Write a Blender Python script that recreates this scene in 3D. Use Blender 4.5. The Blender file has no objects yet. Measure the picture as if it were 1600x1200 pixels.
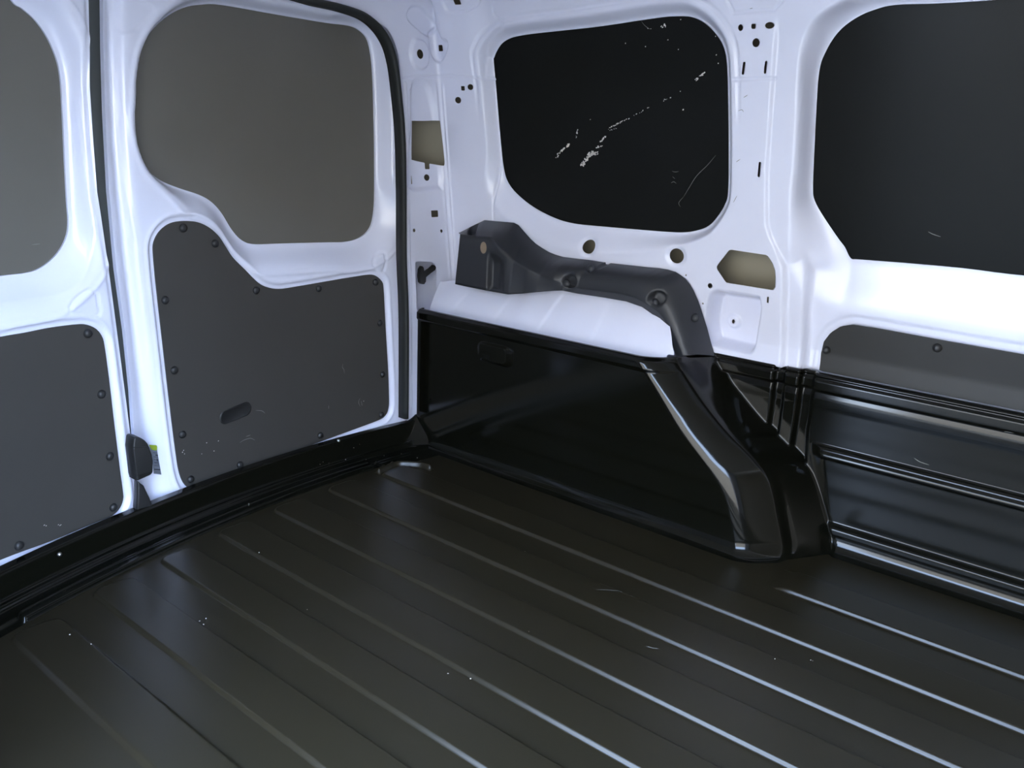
import bpy, bmesh, math, random
import numpy as np
from mathutils import Matrix, Vector

random.seed(7); rng = np.random.default_rng(7)
S = bpy.context.scene
COL = S.collection
# ---------------------------------------------------------------- camera
cd = bpy.data.cameras.new('camera'); cam = bpy.data.objects.new('camera', cd); COL.objects.link(cam)
cd.sensor_width = 36; cd.lens = 29.2500; cd.clip_start = .01; cd.clip_end = 200
R3 = [[0.773701, -0.207241, 0.598697], [0.632115, 0.188911, -0.751494], [0.04264, 0.959877, 0.277161]]
cam.matrix_world = Matrix.Translation((1.46, -1.46, 0.78)) @ Matrix(R3).to_4x4()
S.camera = cam
# ---------------------------------------------------------------- sky and exposure
S.view_settings.view_transform = 'Standard'; S.view_settings.look = 'None'
S.view_settings.gamma = 1; S.view_settings.exposure = 0.0; S.view_settings.use_curve_mapping = False
wd = bpy.data.worlds.new('sky'); S.world = wd; wd.use_nodes = True
nt = wd.node_tree; bg = nt.nodes['Background']
tc = nt.nodes.new('ShaderNodeTexCoord'); sx = nt.nodes.new('ShaderNodeSeparateXYZ'); cr = nt.nodes.new('ShaderNodeValToRGB')
nt.links.new(tc.outputs['Generated'], sx.inputs[0]); nt.links.new(sx.outputs['Z'], cr.inputs[0]); nt.links.new(cr.outputs[0], bg.inputs[0])
cr.color_ramp.elements[0].position = 0.0; cr.color_ramp.elements[0].color = (.68, .81, 1, 1)
cr.color_ramp.elements[1].position = .7; cr.color_ramp.elements[1].color = (.42, .62, 1, 1)
bg.inputs[1].default_value = 29
sl = bpy.data.lights.new('sun', 'SUN'); sl.energy = 12; sl.angle = .01; sl.color = (1, .93, .82)
so_ = bpy.data.objects.new('sun', sl); COL.objects.link(so_)
so_.rotation_euler = Vector((-.30, -.72, -.62)).to_track_quat('-Z', 'Y').to_euler()

# ---- base surfaces of the van body (metres; x to the front, y to the side wall, z up from the load floor)
def ss(t):
    t = np.clip(t, 0., 1.); return t*t*(3-2*t)
def wall_y(z):                                   # side wall leans inwards above the belt line
    z = np.asarray(z, float); return .20 - .14*np.maximum(z-.40, 0.)
def corner_y(z): return wall_y(z) - .02
def top_in(z): return .05*(np.maximum(np.asarray(z, float)-1.04, 0.)/.1)**2
def W(u, z, d=0.):
    """rear pillar (u<0) and side wall (u>0) as one sheet; d = distance outwards"""
    u = np.asarray(u, float); z = np.asarray(z, float)
    r = .016
    v = np.clip((u+r)/(2*r), 0, 1)               # 0 on the pillar face, 1 on the side wall
    a = v*v/2*2*r                                # run along x inside the rounded corner
    x = -.06 + np.where(u > r, u - r + r, 0) + np.where((u >= -r) & (u <= r), a, 0)
    yy = np.where(u < -r, u, 0) + np.where((u >= -r) & (u <= r), -r + (v - v*v/2)*2*r, 0)
    y = corner_y(z) + yy + .02*ss((u-r)/.14)
    ang = v*np.pi/2
    t = top_in(z)
    x = x - d*np.cos(ang) + t*(1-v)
    y = y + d*np.sin(ang) - t*v
    return np.stack([x+0*z, y+0*z, z+0*u], -1)
def sill_x(y):
    y = np.asarray(y, float); return -.076 + .215*(y+.31)**2
def D(y, z, d=0.):
    """inner face of the two rear doors, bowed in plan; d = distance outwards"""
    y = np.asarray(y, float); z = np.asarray(z, float)
    x = sill_x(np.clip(y, -1.3, .05)) - .022 - d
    return np.stack([x+0*z, y+0*z, z+0*y], -1)

# ---------------------------------------------------------------- materials
def mat(name, col, rough=.5, spec=.5, coat=0., bump=0., bscale=300., var=0., vscale=6., metal=0., rvar=0.):
    m = bpy.data.materials.new(name); m.use_nodes = True
    n = m.node_tree.nodes; l = m.node_tree.links; b = n['Principled BSDF']
    b.inputs['Base Color'].default_value = (*col, 1); b.inputs['Roughness'].default_value = rough
    b.inputs['Specular IOR Level'].default_value = spec; b.inputs['Coat Weight'].default_value = coat
    b.inputs['Coat Roughness'].default_value = .12; b.inputs['Metallic'].default_value = metal
    co = n.new('ShaderNodeTexCoord')
    if bump:
        t = n.new('ShaderNodeTexNoise'); t.inputs['Scale'].default_value = bscale; t.inputs['Detail'].default_value = 3
        l.new(co.outputs['Object'], t.inputs['Vector'])
        k = n.new('ShaderNodeBump'); k.inputs['Strength'].default_value = bump; k.inputs['Distance'].default_value = .0004
        l.new(t.outputs[0], k.inputs['Height']); l.new(k.outputs[0], b.inputs['Normal'])
    if var or rvar:
        t = n.new('ShaderNodeTexNoise'); t.inputs['Scale'].default_value = vscale; t.inputs['Detail'].default_value = 5
        l.new(co.outputs['Object'], t.inputs['Vector'])
        if var:
            r = n.new('ShaderNodeValToRGB')
            r.color_ramp.elements[0].position = .3; r.color_ramp.elements[1].position = .7
            r.color_ramp.elements[0].color = (*[c*(1-var) for c in col], 1)
            r.color_ramp.elements[1].color = (*[c*(1+var) for c in col], 1)
            l.new(t.outputs[0], r.inputs[0]); l.new(r.outputs[0], b.inputs['Base Color'])
        if rvar:
            q = n.new('ShaderNodeMapRange'); q.inputs[1].default_value = .3; q.inputs[2].default_value = .7
            q.inputs[3].default_value = rough-rvar; q.inputs[4].default_value = rough+rvar
            l.new(t.outputs[0], q.inputs[0]); l.new(q.outputs[0], b.inputs['Roughness'])
    return m
M = dict(
    paint=mat('white_paint', (.735, .752, .885), .32, .5, coat=.4, bump=.03, bscale=500, var=.02),
    liner=mat('black_liner', (.0034, .0035, .0022), (.11), .30, bump=.04, bscale=900, rvar=.02, vscale=9),
    floor=mat('black_floor', (.0150, .0120, .0062), .30, .34, bump=.30, bscale=900),
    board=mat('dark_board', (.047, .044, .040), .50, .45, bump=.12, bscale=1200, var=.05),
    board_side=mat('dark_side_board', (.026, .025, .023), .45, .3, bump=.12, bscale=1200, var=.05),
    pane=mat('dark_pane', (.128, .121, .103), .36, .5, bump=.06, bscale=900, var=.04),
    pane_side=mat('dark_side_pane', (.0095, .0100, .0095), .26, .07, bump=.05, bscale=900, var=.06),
    trim=mat('grey_trim', (.025, .027, .032), .44, .45, bump=.25, bscale=1100),
    rubber=mat('rubber', (.018, .020, .019), .55, .3, bump=.05),
    rubber_grey=mat('grey_rubber', (.060, .064, .062), .6, .3),
    black=mat('black_plastic', (.016, .016, .016), .42, .4),
    flake=mat('bare_primer', (.75, .71, .66), .7, .3, var=.15, vscale=90),
    steel=mat('zinc_steel', (.60, .59, .56), .3, .5, metal=1.),
    lime=mat('label_lime', (.32, .42, .03), .5), paper=mat('label_grey', (.16, .18, .22), .5), ink=mat('label_ink', (.03, .035, .05), .5),
    primer=mat('khaki_primer', (.28, .25, .185), .6), render=mat('wall_render', (.50, .42, .32), .9, .2, var=.05, vscale=2),
    concrete=mat('asphalt', (.22, .19, .15), .9, .2, var=.2, vscale=2), beige_tint=mat('warm_beige', (.24, .185, .13), .8),  # last one: dull beige set to warm and dim light off the front wall
    ceil=mat('warm_roof_tint', (.84, .78, .71), .9, .2),  # beige put into the unseen roof to warm the ambient light
    scuff=mat('pale_scuff', (.22, .22, .20), .7),
)
# ---------------------------------------------------------------- object helpers
def link(name, me, m, parent=None, smooth=True):
    me.materials.append(M[m] if isinstance(m, str) else m)
    if smooth: me.polygons.foreach_set('use_smooth', np.ones(len(me.polygons), bool))
    o = bpy.data.objects.new(name, me); COL.objects.link(o)
    if parent: o.parent = parent
    return o
def pyo(name, v, f, m, parent=None, smooth=True):
    me = bpy.data.meshes.new(name); me.from_pydata([tuple(map(float, p)) for p in v], [], f); me.update()
    return link(name, me, m, parent, smooth)
def bmo(name, bm, m, parent=None, smooth=True, bevel=0):
    if bevel: bmesh.ops.bevel(bm, geom=bm.edges[:], offset=bevel, segments=2, affect='EDGES', profile=.6)
    bmesh.ops.recalc_face_normals(bm, faces=bm.faces[:])
    me = bpy.data.meshes.new(name); bm.to_mesh(me); bm.free()
    return link(name, me, m, parent, smooth)
def empty(name, loc=(0, 0, 0)):
    o = bpy.data.objects.new(name, None); o.empty_display_size = .05; o.location = loc; COL.objects.link(o); return o
def tag(o, label=None, cat=None, group=None, kind=None):
    if label: o['label'] = label
    if cat: o['category'] = cat
    if group: o['group'] = group
    if kind: o['kind'] = kind
    return o
# ---- 2-D outlines
def spline(pts, n=6, closed=True):
    P = np.array(pts, float); N = len(P); out = []
    for i in range(N if closed else N-1):
        p0, p1, p2, p3 = (P[(i+k) % N] for k in (-1, 0, 1, 2)) if closed else (P[max(i-1, 0)], P[i], P[i+1], P[min(i+2, N-1)])
        for t in np.arange(n)/n:
            out.append(.5*(2*p1+(p2-p0)*t+(2*p0-5*p1+4*p2-p3)*t*t+(3*p1-p0-3*p2+p3)*t**3))
    if not closed: out.append(P[-1])
    return np.array(out)
def sdf(poly, u, v):
    """signed distance, negative inside"""
    P = np.asarray(poly); u = np.asarray(u, float).ravel(); v = np.asarray(v, float).ravel()
    d2 = np.full(u.shape, 1e9); ins = np.zeros(u.shape, bool)
    for a, b in zip(P, np.roll(P, -1, 0)):
        e = b-a; L = e@e+1e-12
        t = np.clip(((u-a[0])*e[0]+(v-a[1])*e[1])/L, 0, 1)
        d2 = np.minimum(d2, (u-a[0]-t*e[0])**2+(v-a[1]-t*e[1])**2)
        c = (a[1] > v) != (b[1] > v)
        if abs(e[1]) > 1e-12: ins ^= c & (u < a[0]+(v-a[1])*e[0]/e[1])
    d = np.sqrt(d2); return np.where(ins, -d, d)
def sdf_open(line, u, v):
    P = np.asarray(line); d2 = np.full(np.shape(u), 1e9)
    for a, b in zip(P[:-1], P[1:]):
        e = b-a; t = np.clip(((u-a[0])*e[0]+(v-a[1])*e[1])/(e@e+1e-12), 0, 1)
        d2 = np.minimum(d2, (u-a[0]-t*e[0])**2+(v-a[1]-t*e[1])**2)
    return np.sqrt(d2)
def near(poly, pad, u, v, fn=sdf):
    """distance only where it can matter"""
    P = np.asarray(poly); lo = P.min(0)-pad; hi = P.max(0)+pad
    k = (u > lo[0]) & (u < hi[0]) & (v > lo[1]) & (v < hi[1])
    r = np.full(u.shape, 9.); 
    if k.any(): r[k] = fn(P, u[k], v[k])
    return r
def circ(c, r, u, v, rv=None): return (np.hypot((u-c[0])/r, (v-c[1])/(rv or r))-1)*min(r, rv or r)
def rect(c, hx, hy, u, v, r=.0, ang=0.):
    ca, sa = math.cos(ang), math.sin(ang); du = (u-c[0])*ca+(v-c[1])*sa; dv = -(u-c[0])*sa+(v-c[1])*ca
    qx = np.abs(du)-hx+r; qy = np.abs(dv)-hy+r
    return np.hypot(np.maximum(qx, 0), np.maximum(qy, 0))+np.minimum(np.maximum(qx, qy), 0)-r
# ---- a pressed sheet: grid in (u,v), cut along keep()=0, edges folded back by skirt
def sheet(name, us, vs, pos, m, keep=None, skirt=None, parent=None, flip=False):
    nu, nv = len(us), len(vs)
    U, V = np.meshgrid(us, vs, indexing='ij'); u = U.ravel(); v = V.ravel()
    k = keep(u, v) if keep else np.ones(u.shape)
    k = np.where(np.abs(k) < 1e-7, 1e-7, k)
    I = np.arange(nu*nv).reshape(nu, nv)
    quads = np.stack([I[:-1, :-1], I[1:, :-1], I[1:, 1:], I[:-1, 1:]], -1).reshape(-1, 4)
    c = (k[quads] > 0).sum(1)
    faces = [tuple(q) for q in quads[c == 4].tolist()]
    nu_, nv_ = list(u), list(v); cut = {}; cutset = set()
    def cross(a, b):
        key = (a, b) if a < b else (b, a)
        if key not in cut:
            t = k[a]/(k[a]-k[b]); cut[key] = len(nu_)
            nu_.append(u[a]+(u[b]-u[a])*t); nv_.append(v[a]+(v[b]-v[a])*t); cutset.add(cut[key])
        return cut[key]
    for q in quads[(c > 0) & (c < 4)].tolist():
        f = []
        for a, b in zip(q, q[1:]+q[:1]):
            if k[a] > 0: f.append(a)
            if (k[a] > 0) != (k[b] > 0): f.append(cross(a, b))
        if len(f) > 2: faces.append(tuple(f))
    P = pos(np.array(nu_), np.array(nv_))
    used = np.zeros(len(P), bool)
    for f in faces: used[list(f)] = True
    idx = np.cumsum(used)-1
    faces = [tuple(int(idx[i]) for i in f) for f in faces]
    if flip: faces = [f[::-1] for f in faces]
    verts = P[used].tolist()
    if skirt is not None:
        E = {}
        for f in faces:
            for a, b in zip(f, f[1:]+f[:1]):
                key = (a, b) if a < b else (b, a)
                if key in E: E[key] = None
                else: E[key] = (a, b)
        edge = [e for e in E.values() if e]; top = {}; bot = {}; sk = np.array(skirt, float)
        for a, b in edge:
            for i in (a, b):
                if i not in top:
                    top[i] = len(verts); verts.append(verts[i]); bot[i] = len(verts); verts.append((np.array(verts[i])+sk).tolist())
            faces.append((top[b], top[a], bot[a], bot[b]))
    me = bpy.data.meshes.new(name); me.from_pydata(verts, [], faces); me.update()
    return link(name, me, m, parent)
def loft(name, rails, m, n=120, sub=8, parent=None, post=None, cap=None):
    """surface through rails of 3-D points"""
    Rr = []
    for r in rails:
        r = np.array(r, float); s = np.r_[0, np.cumsum(np.linalg.norm(np.diff(r, axis=0), axis=1))]; s /= s[-1]
        t = np.linspace(0, 1, n); Rr.append(np.stack([np.interp(t, s, r[:, k]) for k in range(3)], 1))
    Rr = np.array(Rr); K = len(Rr); rows = []
    for i in range(K-1):
        for t in np.arange(sub)/sub: rows.append(Rr[i]*(1-t)+Rr[i+1]*t)
    rows.append(Rr[-1]); G = np.array(rows)
    if post is not None: G = post(G)
    nr = len(G); I = np.arange(nr*n).reshape(nr, n)
    f = np.stack([I[:-1, :-1], I[1:, :-1], I[1:, 1:], I[:-1, 1:]], -1).reshape(-1, 4).tolist()
    return pyo(name, G.reshape(-1, 3), f, m, parent)
def sweep(name, path, prof, up, m, parent=None):
    """closed profile (a,b) swept along a 3-D path; a along 'up', b across"""
    P = np.array(path, float); T = np.gradient(P, axis=0); T /= np.linalg.norm(T, axis=1)[:, None]
    up = np.array(up, float); B = np.cross(T, up); B /= np.linalg.norm(B, axis=1)[:, None]
    pr = np.array(prof, float); n = len(pr)
    V = (P[:, None]+pr[None, :, :1]*up+pr[None, :, 1:]*B[:, None]).reshape(-1, 3)
    f = [(i*n+j, i*n+(j+1) % n, (i+1)*n+(j+1) % n, (i+1)*n+j) for i in range(len(P)-1) for j in range(n)]
    f += [tuple(range(n))[::-1], tuple((len(P)-1)*n+j for j in range(n))]
    return pyo(name, V, f, m, parent)
def ring(a, b, n=10): return [(a*math.cos(2*math.pi*i/n), b*math.sin(2*math.pi*i/n)) for i in range(n)]
def dome_mesh(name, r, h, segs=14):
    """push clip: flange, rounded head and a small centre dimple"""
    prof = [(r*1.0, 0), (r*1.0, h*.25), (r*.92, h*.42), (r*.72, h*.78), (r*.45, h*.97), (r*.24, h*1.02), (r*.12, h*1.03), (0, h*1.03)]
    v = []; f = []
    for (a, b) in prof[:-1]: v += [(a*math.cos(2*math.pi*i/segs), a*math.sin(2*math.pi*i/segs), b) for i in range(segs)]
    v.append((0, 0, prof[-1][1]))
    for k in range(len(prof)-2):
        for i in range(segs): f.append((k*segs+i, k*segs+(i+1) % segs, (k+1)*segs+(i+1) % segs, (k+1)*segs+i))
    k = len(prof)-2
    for i in range(segs): f.append((k*segs+i, k*segs+(i+1) % segs, len(v)-1))
    f.append(tuple(range(segs))[::-1])
    me = bpy.data.meshes.new(name); me.from_pydata(v, [], f); me.update()
    me.polygons.foreach_set('use_smooth', np.ones(len(me.polygons), bool)); return me
def place(name, me, p, nrm, parent, roll=0.):
    o = bpy.data.objects.new(name, me); COL.objects.link(o)
    q = Vector(nrm).to_track_quat('Z', 'Y').to_matrix().to_4x4()
    o.matrix_world = Matrix.Translation(Vector(p)) @ q @ Matrix.Rotation(roll, 4, 'Z')
    if parent: o.parent = parent
    return o
clip_me = dome_mesh('clip', .0085, .0065); clip_me.materials.append(M['black'])
screw_me = dome_mesh('screw', .0095, .007); screw_me.materials.append(M['trim'])
bolt_me = dome_mesh('bolt', .0042, .004); bolt_me.materials.append(M['steel'])
def flakes(name, surf, d, pts, size, parent, m='flake', thick=.0002):
    """flakes of bare metal where the dark film is scraped off: (a, b, size, angle, stretch)"""
    v = []; f = []
    for a, b, s, ang, st in pts:
        n = rng.integers(5, 9); i0 = len(v)
        for i in range(n):
            t = 2*math.pi*i/n; rr = s*size*rng.uniform(.55, 1.2)
            du, dv = rr*st*math.cos(t), rr*math.sin(t)
            v.append(surf(a+du*math.cos(ang)-dv*math.sin(ang), b+du*math.sin(ang)+dv*math.cos(ang), d-thick).tolist())
        f.append(tuple(range(i0, i0+n)))
    o = pyo(name, v, f, m, parent, False); o['kind'] = 'stuff'; return o
def along(line, n, s, jit, st=1.6):
    P = np.array(line, float); L = np.r_[0, np.cumsum(np.linalg.norm(np.diff(P, axis=0), axis=1))]; out = []
    for i in range(n):
        t = rng.uniform(0, L[-1]); k = min(np.searchsorted(L, t, 'right')-1, len(P)-2); q = (t-L[k])/(L[k+1]-L[k]); e = P[k+1]-P[k]
        p = P[k]+q*e+rng.normal(0, jit, 2); out.append((p[0], p[1], s*rng.uniform(.5, 1.3), math.atan2(e[1], e[0])+rng.normal(0, .3), st))
    return out
def stroke(name, surf, d, line, w, parent, m='scuff', n=6):
    P = spline(line, n, False); T = np.gradient(P, axis=0); T /= np.linalg.norm(T, axis=1)[:, None]+1e-9
    N = np.stack([-T[:, 1], T[:, 0]], 1); tap = np.sin(np.linspace(.25, math.pi-.25, len(P)))[:, None]*w/2
    A = P+N*tap; B = P-N*tap
    v = [surf(a, b, d).tolist() for a, b in A]+[surf(a, b, d).tolist() for a, b in B]; k = len(P)
    return pyo(name, v, [(i, i+1, k+i+1, k+i) for i in range(k-1)], m, parent, False)

# ================================================================ SIDE WALL AND REAR PILLAR
win1 = spline([(0.1394,0.9610),(0.1424,0.9774),(0.1566,0.9980),(0.1771,1.0111),(0.2096,1.0189),(0.2721,1.0231),(0.3611,1.0263),(0.4450,1.0297),(0.5798,1.0389),(0.6284,1.0396),(0.6616,1.0359),(0.6899,1.0230),(0.7137,1.0029),(0.7308,0.9794),(0.7393,0.9483),(0.7450,0.8894),(0.7522,0.7879),(0.7557,0.7035),(0.7501,0.6771),(0.7369,0.6540),(0.7184,0.6323),(0.6941,0.6196),(0.6535,0.6101),(0.5846,0.6067),(0.4427,0.6034),(0.3635,0.6031),(0.3067,0.6113),(0.2420,0.6327),(0.1895,0.6626),(0.1636,0.6895),(0.1531,0.7199),(0.1483,0.7707),(0.1439,0.8553)], 5)
w2 = [(0.9938,0.6139),(0.9798,0.6291),(0.9514,0.6630),(0.9331,0.6872),(0.9239,0.7042),(0.9213,0.7184),(0.9194,0.7427),(0.9160,0.8142),(0.9129,0.8911),(0.9124,0.9210),(0.9139,0.9432),(0.9183,0.9596),(0.9313,0.9863),(0.9485,1.0069),(0.9731,1.0231),(1.0013,1.0335),(1.0363,1.0393),(1.1048,1.0375),(1.1757,1.0373),(1.2303,1.0382)]
w2 += [(1.50, w2[-1][1]), (1.56, 1.02), (1.60, .95), (1.60, .68), (1.57, .63), (1.50, .605)]
w2 += [(1.3034,0.5977),(1.2082,0.5985),(1.1058,0.5959),(1.0252,0.5928),(1.0080,0.5931)]
win2 = spline(w2, 5)
w2edge = spline([(0.8964,0.6521),(0.8966,0.6810),(0.8964,0.7135),(0.8972,0.7926),(0.8914,0.9314),(0.8925,0.9638),(0.8980,0.9902),(0.9098,1.0106),(0.9309,1.0284),(0.9628,1.0433)], 5, False)
board_pts = [(0.9810,0.3780),(0.9796,0.3986),(0.9828,0.4238),(0.9947,0.4448),(1.0128,0.4608),(1.0352,0.4683),(1.0804,0.4689),(1.2045,0.4658),(1.3328,0.4641)]
board_pts += [(board_pts[-1][0]+.12, board_pts[-1][1]-.004), (board_pts[-1][0]+.15, .361), (board_pts[0][0], .361)]
board_side = np.array(board_pts)
steps1 = [(0.8415,0.7518),(0.8491,0.6478),(0.8584,0.6248),(0.8737,0.5984),(0.8906,0.5681),(0.8943,0.5482),(0.8985,0.4699),(0.9063,0.3684)]
steps2 = [(0.8981,0.6518),(0.9081,0.6293),(0.9225,0.6032),(0.9322,0.5844),(0.9391,0.5613),(0.9408,0.5250),(0.9420,0.4756),(0.9481,0.3750)]
holes_round = [(0.4209,0.5547),(0.6549,0.5606)]
pent = [(0.7780,0.5877),(0.7834,0.5888),(0.8579,0.5866),(0.8632,0.5842),(0.8732,0.5717),(0.8797,0.5575),(0.8823,0.5440),(0.8833,0.5239),(0.8792,0.5167),(0.8735,0.5164),(0.7765,0.5182),(0.7721,0.5215),(0.7533,0.5440),(0.7519,0.5491),(0.7544,0.5547)]
pocket = spline([(0.7536,0.4993),(0.7635,0.5001),(0.8431,0.4993),(0.8503,0.4960),(0.8537,0.4861),(0.8558,0.4707),(0.8522,0.4276),(0.8487,0.3894),(0.8422,0.3761),(0.8291,0.3709),(0.7605,0.3735),(0.7457,0.3758),(0.7345,0.3958),(0.7304,0.4258),(0.7325,0.4620),(0.7359,0.4816),(0.7426,0.4928)], 4)
pock_hole = [(0.7786,0.4280)][0]
small = dict(zip(['c1', 'sq1', 'ov', 'c2', 'sl1', 'sl2', 'sl3', 'c3', 'sl4', 'd1', 'd2'],
    [(0.7770,1.0082),(0.8026,1.0093),(0.8340,1.0094),(0.8096,0.9811),(0.7874,0.9372),(0.8313,0.9380),(0.8322,0.7521),(0.7390,0.5065),(0.8689,0.4952),(0.7241,0.4647),(0.6810,0.5219)]))
psmall = dict(zip(['sl1', 'sl2', 'c1', 'sq1', 'd1', 'd2', 'cc', 'sq2', 'sq3', 'pc', 'nt'],
    [(-0.1096,0.8844),(-0.1252,0.6843),(-0.0702,0.6895),(-0.0533,0.5994),(-0.1310,0.5608),(-0.0336,0.5543),(-0.0671,0.9750),(0.0128,0.9950),(0.0852,1.0925),(-0.1216,0.4069),(-0.0656,0.7190)]))
psmall.update(zip(['sl1', 'sl2', 'c1', 'nt'], [(-0.0989,0.8852),(-0.1146,0.6836),(-0.0593,0.6889),(-0.0545,0.7194)]))
wsmall = dict(zip(['sq', 'c1', 'c2'], [(0.0714,0.9040),(0.0922,0.9071),(0.0556,0.8768)]))
rect_hole = spline([(-0.1010,0.8198),(-0.0959,0.8230),(-0.0538,0.8249),(-0.0103,0.8278),(-0.0077,0.8255),(-0.0056,0.8001),(-0.0035,0.7667),(-0.0021,0.7327),(-0.0029,0.7235),(-0.0064,0.7189),(-0.0208,0.7204),(-0.0454,0.7231),(-0.0585,0.7245),(-0.1040,0.7311),(-0.1066,0.7361),(-0.1050,0.7714)], 3)
hook_hole = spline([(-0.1384,0.4720),(-0.1344,0.4799),(-0.1265,0.4826),(-0.0809,0.4771),(-0.0716,0.4727),(-0.0647,0.4631),(-0.0631,0.4460),(-0.0677,0.4064),(-0.0679,0.3491),(-0.0766,0.3387),(-0.1301,0.3455),(-0.1419,0.3639),(-0.1434,0.4143)], 3)
apert = spline([(-0.5262,1.0543),(-0.3920,1.0481),(-0.3437,1.0442),(-0.2753,1.0426),(-0.2276,1.0362),(-0.1672,1.0231),(-0.1412,0.9981),(-0.1316,0.9651),(-0.1295,0.9196),(-0.1312,0.8914),(-0.1400,0.7609),(-0.1495,0.6554),(-0.1677,0.4988),(-0.1758,0.3680),(-0.1743,0.2327),(-0.1728,0.0925)], 4, False)
apert_poly = np.vstack([[-1.40, apert[0][1]], apert, [apert[-1][0], -.1], [-1.40, -.1]])
emb_panel = spline([(-0.0914,0.9086),(-0.0406,0.9125),(-0.0245,0.8770),(-0.0151,0.8277),(-0.0143,0.7845),(-0.0046,0.7330),(-0.0139,0.6668),(-0.0360,0.6617),(-0.1370,0.6629),(-0.1214,0.7564),(-0.1097,0.8062)], 4)
emb_oval = spline([(-0.0797,1.0008),(-0.0633,1.0061),(-0.0426,1.0014),(-0.0342,0.9812),(-0.0400,0.9557),(-0.0603,0.9439),(-0.0837,0.9482),(-0.0928,0.9718)], 4)
emb_pad = spline([(-0.0736,1.0745),(-0.0506,1.0766),(-0.0219,1.0646),(0.0033,1.0461),(-0.0067,1.0299),(-0.0269,1.0200),(-0.0649,1.0352),(-0.0883,1.0510),(-0.0850,1.0664)], 4)
emb_tri = spline([(0.0054,1.0409),(-0.0189,1.0181),(-0.0183,0.9864),(-0.0031,0.9661),(0.0219,0.9715),(0.0389,0.9943),(0.0402,1.0077),(0.0236,1.0130)], 4)
emb_sq = spline([(0.0596,1.1014),(0.0525,1.0780),(0.0654,1.0711),(0.1037,1.0711),(0.1285,1.0805),(0.1393,1.0986)], 4)
seam_h = np.array([(-0.1214,0.9189),(-0.0679,0.9262),(0.0307,0.9329),(0.1112,0.9287),(0.1572,0.9264)])
seam_c = spline([(0.1775,1.0904),(0.1720,1.0641),(0.1949,1.0467),(0.1892,1.0353),(0.1618,1.0230),(0.1386,0.9999),(0.1280,0.9654),(0.1252,0.9266)], 4, False)
seam_v = np.array([(0.1439,0.7214),(0.1358,0.6147),(0.1361,0.5907)])
seam_p = np.array([(0.7479,1.0565),(0.7615,1.0342),(0.8406,1.0352),(0.8557,1.0499)])
seam_p2 = np.array([(0.7663,0.9175),(0.8119,0.9178),(0.8496,0.9188)])
edge_l = np.array([(-0.1168,0.9066),(-0.1236,0.8056),(-0.1398,0.6553),(-0.1568,0.4980),(-0.1645,0.3666),(-0.1588,0.0893)])
def step_u(line, z):
    L = np.array(line); L = L[np.argsort(L[:, 1])]; return np.interp(z, L[:, 1], L[:, 0])
def wall_d(u, z):
    d = np.zeros_like(u)
    s = near(win1, .12, u, z); wid = .022+.040*ss((.78-z)/.16)*ss((.62-u)/.3+.45)
    d += .030*(1-ss(s/wid))
    d += .0025*(1-ss((np.abs(s-.034)-.002)/.004))*ss((z-.80)/.12)
    # right-hand window: reveal from the pillar edge, broad ledge below
    s2 = near(win2, .25, u, z)
    e = step_u(w2edge, z); t_left = np.clip((u-e)/.05, 0, 1)
    so = np.maximum(u-e, 0)                      # run from the pillar edge
    tl = so/(so+np.maximum(s2, 0)+1e-6)
    low = ss((.62-z)/.06)
    tb = 1-np.clip(s2/.105, 0, 1)
    up = ss((z-1.0)/.03)
    lo_ = np.minimum(tl*1.15, tb); hi_ = ss((z-.57)/.10); t = tl*hi_+lo_*(1-hi_)
    t = np.where((z > 1.0), np.minimum(t, 1-np.clip(s2/.04, 0, 1)), t)
    t = np.where(u > e, t, 0)
    d += .055*ss(t)
    # pillar steps
    m = 1-ss((z-.98)/.05)
    lowm = 1-ss((z-.56)/.05)
    fade = 1-ss(t)
    d += .005*ss((u-step_u(steps1, z))/.009)*m*(1+lowm)*fade
    d += .022*ss((u-step_u(steps2, z)+.006)/.013)*lowm*fade
    # recess of the lower board
    s = near(board_side, .05, u, z); d += .004*(1-ss((s-.012)/.008)) 
    for h in holes_round:
        r = np.hypot((u-h[0])/.0175, (z-h[1])/.0165); d += .0045*(1-ss((r-1.0)/.6))
    s = near(pocket, .03, u, z); d += .046*ss(-s/.018+.10)
    r = np.hypot(u-pock_hole[0], z-pock_hole[1]); d -= .006*(1-ss((r-.010)/.008))*(s < 0)
    s = near(rect_hole, .09, u, z); se = near(emb_panel, .03, u, z)
    d += .012*ss(-se/.016+.3)*(u < -.01)
    for poly, a in ((emb_oval, -.008), (emb_pad, .008), (emb_tri, .008), (emb_sq, .006)):
        s = near(poly, .03, u, z); d += a*(1-ss((s+.002)/.007))
    for line in (seam_h, seam_c, seam_v, seam_p, seam_p2):
        s = near(line, .02, u, z, sdf_open); d += .0035*(1-ss((s-.0008)/.0024))
    d += -.0035*(1-ss((near(edge_l, .02, u, z, sdf_open)-.001)/.004))
    d += .035*(1-ss((z-.345)/.014))*ss((u+.02)/.03)
    pil = ss((z-.36)/.05)*(1-ss((z-.90)/.02))
    d += -.0035*pil*(np.exp(-((u+.014)/.004)**2)+np.exp(-((u-.012)/.003)**2))
    # creases of the upper corner
    a = ss((z-.90)/.02)*ss((u+.02)/.05)*(1-ss((u-.10)/.06)); d += -.012*a*(1-ss((1.04-z)/.14))
    return d
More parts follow.
